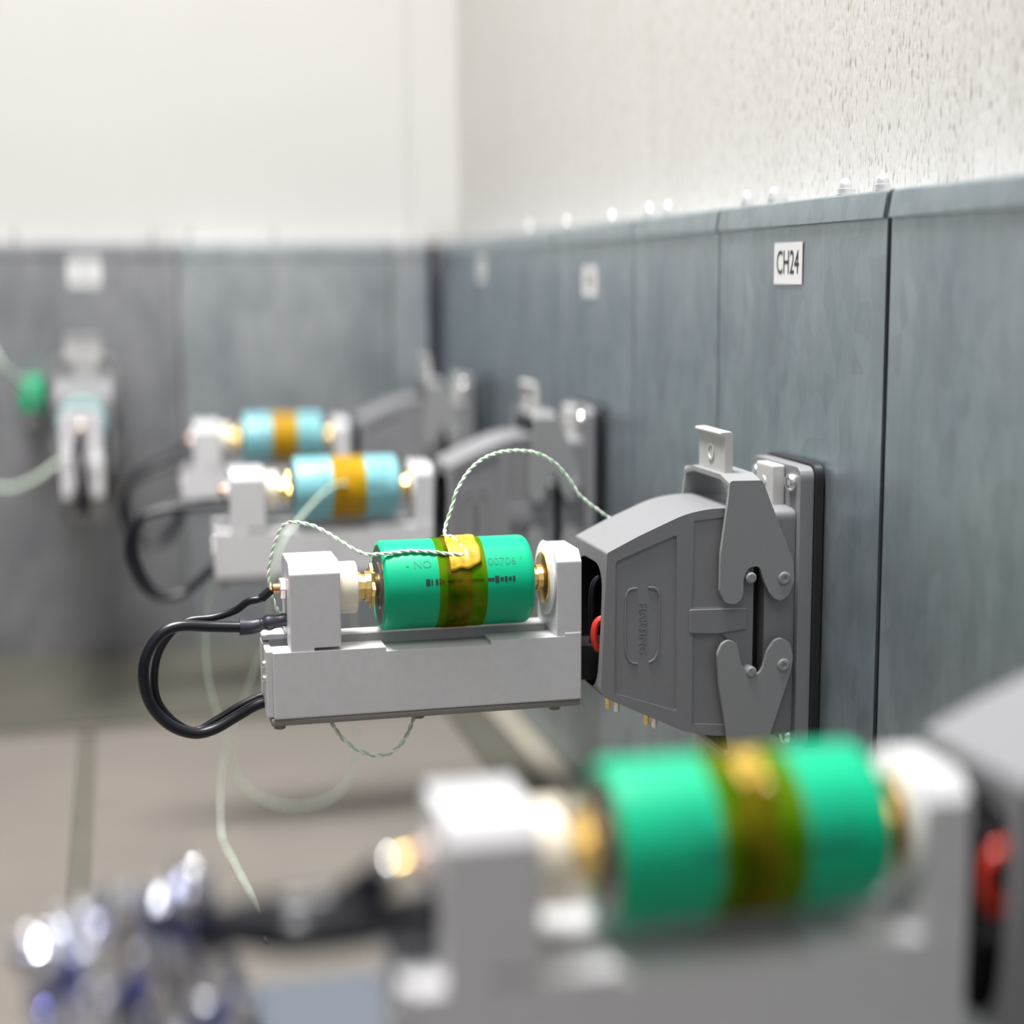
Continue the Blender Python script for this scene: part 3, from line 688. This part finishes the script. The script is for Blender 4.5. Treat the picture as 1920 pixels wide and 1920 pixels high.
for pts, r, lab in ((D2a, .0022, 'thicker black cable looping left of the nearer teal battery holder'),
                    (D2b, .0017, 'thinner black cable looping left of the nearer teal battery holder'),
                    (D1a, .0022, 'faint blurred thick black cable left of the farther teal battery holder'),
                    (D1b, .0016, 'faint blurred thin black cable left of the farther teal battery holder'),
                    (FRa, .0046, 'lower broad blurred black cable running from the front holder into the foil'),
                    (FRb, .0036, 'upper broad blurred black cable running from the front holder into the foil')):
    def lug(o):
        obj('ring_terminal', tube(bmesh.new(), spline([(-.2080, -.2881, .0010), (-.2105, -.2881, .0006), (-.2128, -.2883, 0)], 4), .0016, 12), M['brass'], o, label='brass ring terminal')
        obj('crimp_barrel', tube(bmesh.new(), spline([(-.2124, -.2883, .0001), (-.2140, -.2884, -.0003), (-.2156, -.2885, -.0013)], 4), lambda q_: .0020 + .0008 * math.sin(PI * q_), 14), M['steel'], o, label='bright steel crimp barrel')
    c = make_cable('power_cable', pts, r, lug if pts is FRb else None); c['label'] = lab

# thin twisted green and white wires
def twisted(name, pts, r, label, turns=55, solid=False):
    P = spline(pts, 14); t = thing(name, pts[0])
    L = sum((b_ - a_).length for a_, b_ in zip(P, P[1:])); s = 0; A = []; B = []
    for i, p in enumerate(P):
        if i: s += (P[i] - P[i - 1]).length
        tg = (P[min(i + 1, len(P) - 1)] - P[max(i - 1, 0)]).normalized()
        u = tg.cross(Vector((0, 1, .1))).normalized(); v = tg.cross(u); ph = s * 2 * PI * 150
        d = (u * math.cos(ph) + v * math.sin(ph)) * r * .75
        A.append(p + d); B.append(p - d)
    obj('green_strand', tube(bmesh.new(), A, r * .8, 8), M['wire'], t)
    obj('white_strand', tube(bmesh.new(), B, r * .8, 8), M['wirew'], t, label='white strand')
    return tag(t, label, 'wire', 'thin green and white twisted wires')
W1 = [(-.1385, -.0125, .0118), (-.1395, -.01, .0143), (-.1418, -.003, .0176), (-.1440, .001, .0180), (-.1428, .006, .021), (-.1398, .008, .0282), (-.1378, .009, .0338), (-.1321, .012, .0411), (-.125, .015, .0456), (-.1157, .018, .0475), (-.1041, .021, .0464), (-.0946, .024, .0415), (-.0878, .026, .0342), (-.083, .027, .0274), (-.0732, .028, .0196), (-.0664, .028, .0145), (-.0601, .026, .0068)]
twisted('sensor_wire', W1, .0005, 'thin twisted wire arching from the sharp battery top to behind the sharp hood')
W2 = [(-.1400, -.0128, .0125), (-.1458, -.0122, .0130), (-.1508, -.0113, .0138), (-.1597, -.0105, .0145), (-.1668, -.0112, .0141), (-.1717, -.0125, .0142), (-.1765, -.014, .0145), (-.1816, -.012, .0167), (-.1889, -.008, .0214), (-.1952, -.004, .0246), (-.2021, 0, .0255), (-.2058, .003, .023), (-.209, .004, .0149), (-.2109, .004, .0059), (-.2103, .003, -.001), (-.2086, .002, -.007), (-.2069, 0, -.0088)]
twisted('sensor_wire', W2, .0005, 'thin twisted wire lying on the green battery and curling down left of its holder')
W3 = [(-.1911, -.006, -.0482), (-.1865, -.008, -.0557), (-.1811, -.009, -.0604), (-.1736, -.009, -.0636), (-.1667, -.008, -.0626), (-.1614, -.006, -.0577), (-.1568, -.004, -.0482)]
twisted('sensor_wire', W3, .00055, 'thin green wire hanging in a small loop under the sharp holder')
W4 = [(-.2164, .294, -.0440), (-.221, .3, -.0787), (-.2202, .3, -.1093), (-.2115, .3, -.144), (-.2035, .3, -.170), (-.1842, .3, -.1835), (-.1628, .3, -.1850), (-.1472, .3, -.1780), (-.139, .3, -.1622), (-.1373, .298, -.1211), (-.139, .292, -.0482)]
twisted('sensor_wire', W4, .0006, 'faint blurred green wire drooping in a long loop below the nearer teal battery')
W5 = [(-0.1448, 0.268, 0.0052), (-0.1533, 0.266, 0.0037), (-0.1645, 0.25, -0.0019), (-0.1748, 0.235, -0.0093), (-0.1843, 0.225, -0.0199), (-0.1909, 0.225, -0.0418), (-0.1924, 0.24, -0.0674), (-0.1963, 0.26, -0.0891), (-0.2048, 0.28, -0.1205), (-0.2145, 0.29, -0.1532), (-0.2173, 0.2758, -0.1880), (-0.2137, 0.2245, -0.1880), (-0.2083, 0.1709, -0.1880), (-0.206, 0.124, -0.1880)]
twisted('sensor_wire', W5, .0005, 'blurred green wire falling from the nearer teal battery to the floor')
W0 = [(-.3250, .7, .022), (-.3326, .66, .0377), (-.3409, .60, .053), (-.3544, .60, .072), (-.385, .58, .070), (-.400, .56, .020), (-.385, .54, -.012), (-.3562, .52, -.0186), (-.3361, .52, -.0229), (-.3186, .52, -.0163), (-.3105, .5250, -.0110), (-.3040, .5300, -.0080)]
twisted('sensor_wire', W0, .0011, 'blurred green wire looping out of the left edge to the holder on the back wall')

# green plug on the back wall
t = thing('green_plug', (-.329, YC, .010))
obj('shell', box(bmesh.new(), -.3385, -.3200, .700, YC, .014, .0385, .002), M['greenplug'], t)
obj('stem', box(bmesh.new(), -.3350, -.3235, .705, YC, .004, .014, .001), M['holder'], t)
tag(t, 'small blurred green plug on the back wall left of the hood facing the camera', 'plug')

# crumpled foil parcel at lower left
def foil():
    random.seed(11)
    b = bmesh.new(); bmesh.ops.create_icosphere(b, subdivisions=5, radius=1)
    for v in b.verts:
        p = v.co.normalized()
        sq = Vector((max(-.86, min(.86, p.x * 1.25)), max(-.8, min(.8, p.y * 1.2)), max(-.9, min(.85, p.z * 1.3))))
        n1 = noise.noise(p * 2.3 + Vector((3, 1, 7))); 
        vor = noise.voronoi(p * 3.4, distance_metric='DISTANCE', exponent=2.5)[0]
        vor2 = noise.voronoi(p * 8 + Vector((5, 2, 1)), distance_metric='DISTANCE', exponent=2.5)[0]
        k = 1 + .20 * n1 + .34 * (vor[1] - vor[0]) - .1 + .30 * (vor2[1] - vor2[0]) + random.uniform(-.02, .02)
        v.co = Vector((sq.x * .0215 * k, sq.y * .013 * k, sq.z * .029 * k))
    bmesh.ops.transform(b, matrix=Matrix.Translation((-.2612, -.2650, -.0400)) @ Matrix.Rotation(-.25, 4, 'Y') @ Matrix.Rotation(.2, 4, 'Z'), verts=b.verts)
    bmesh.ops.decimate if False else None
    o = obj('foil_parcel', b, M['foil'], smooth=False)
    return tag(o, 'crumpled shiny silver-blue foil parcel at the lower left, around the front cable ends', 'foil')
foil()

# blue grey case under the front cables
t = thing('instrument_case', (-.215, -.27, ZF))
obj('shell', box(bmesh.new(), -.2390, -.1750, -.300, -.237, ZF, -.0440, .003), M['bluebox'], t)
obj('corner_strip', box(bmesh.new(), -.2430, -.2385, -.301, -.236, ZF, -.0430, .001), M['sleeve'], t)
tag(t, 'blurred flat blue-grey case low between the foil parcel and the front holder', 'case')

for o in bpy.data.objects:
    if '_o' in o: del o['_o']
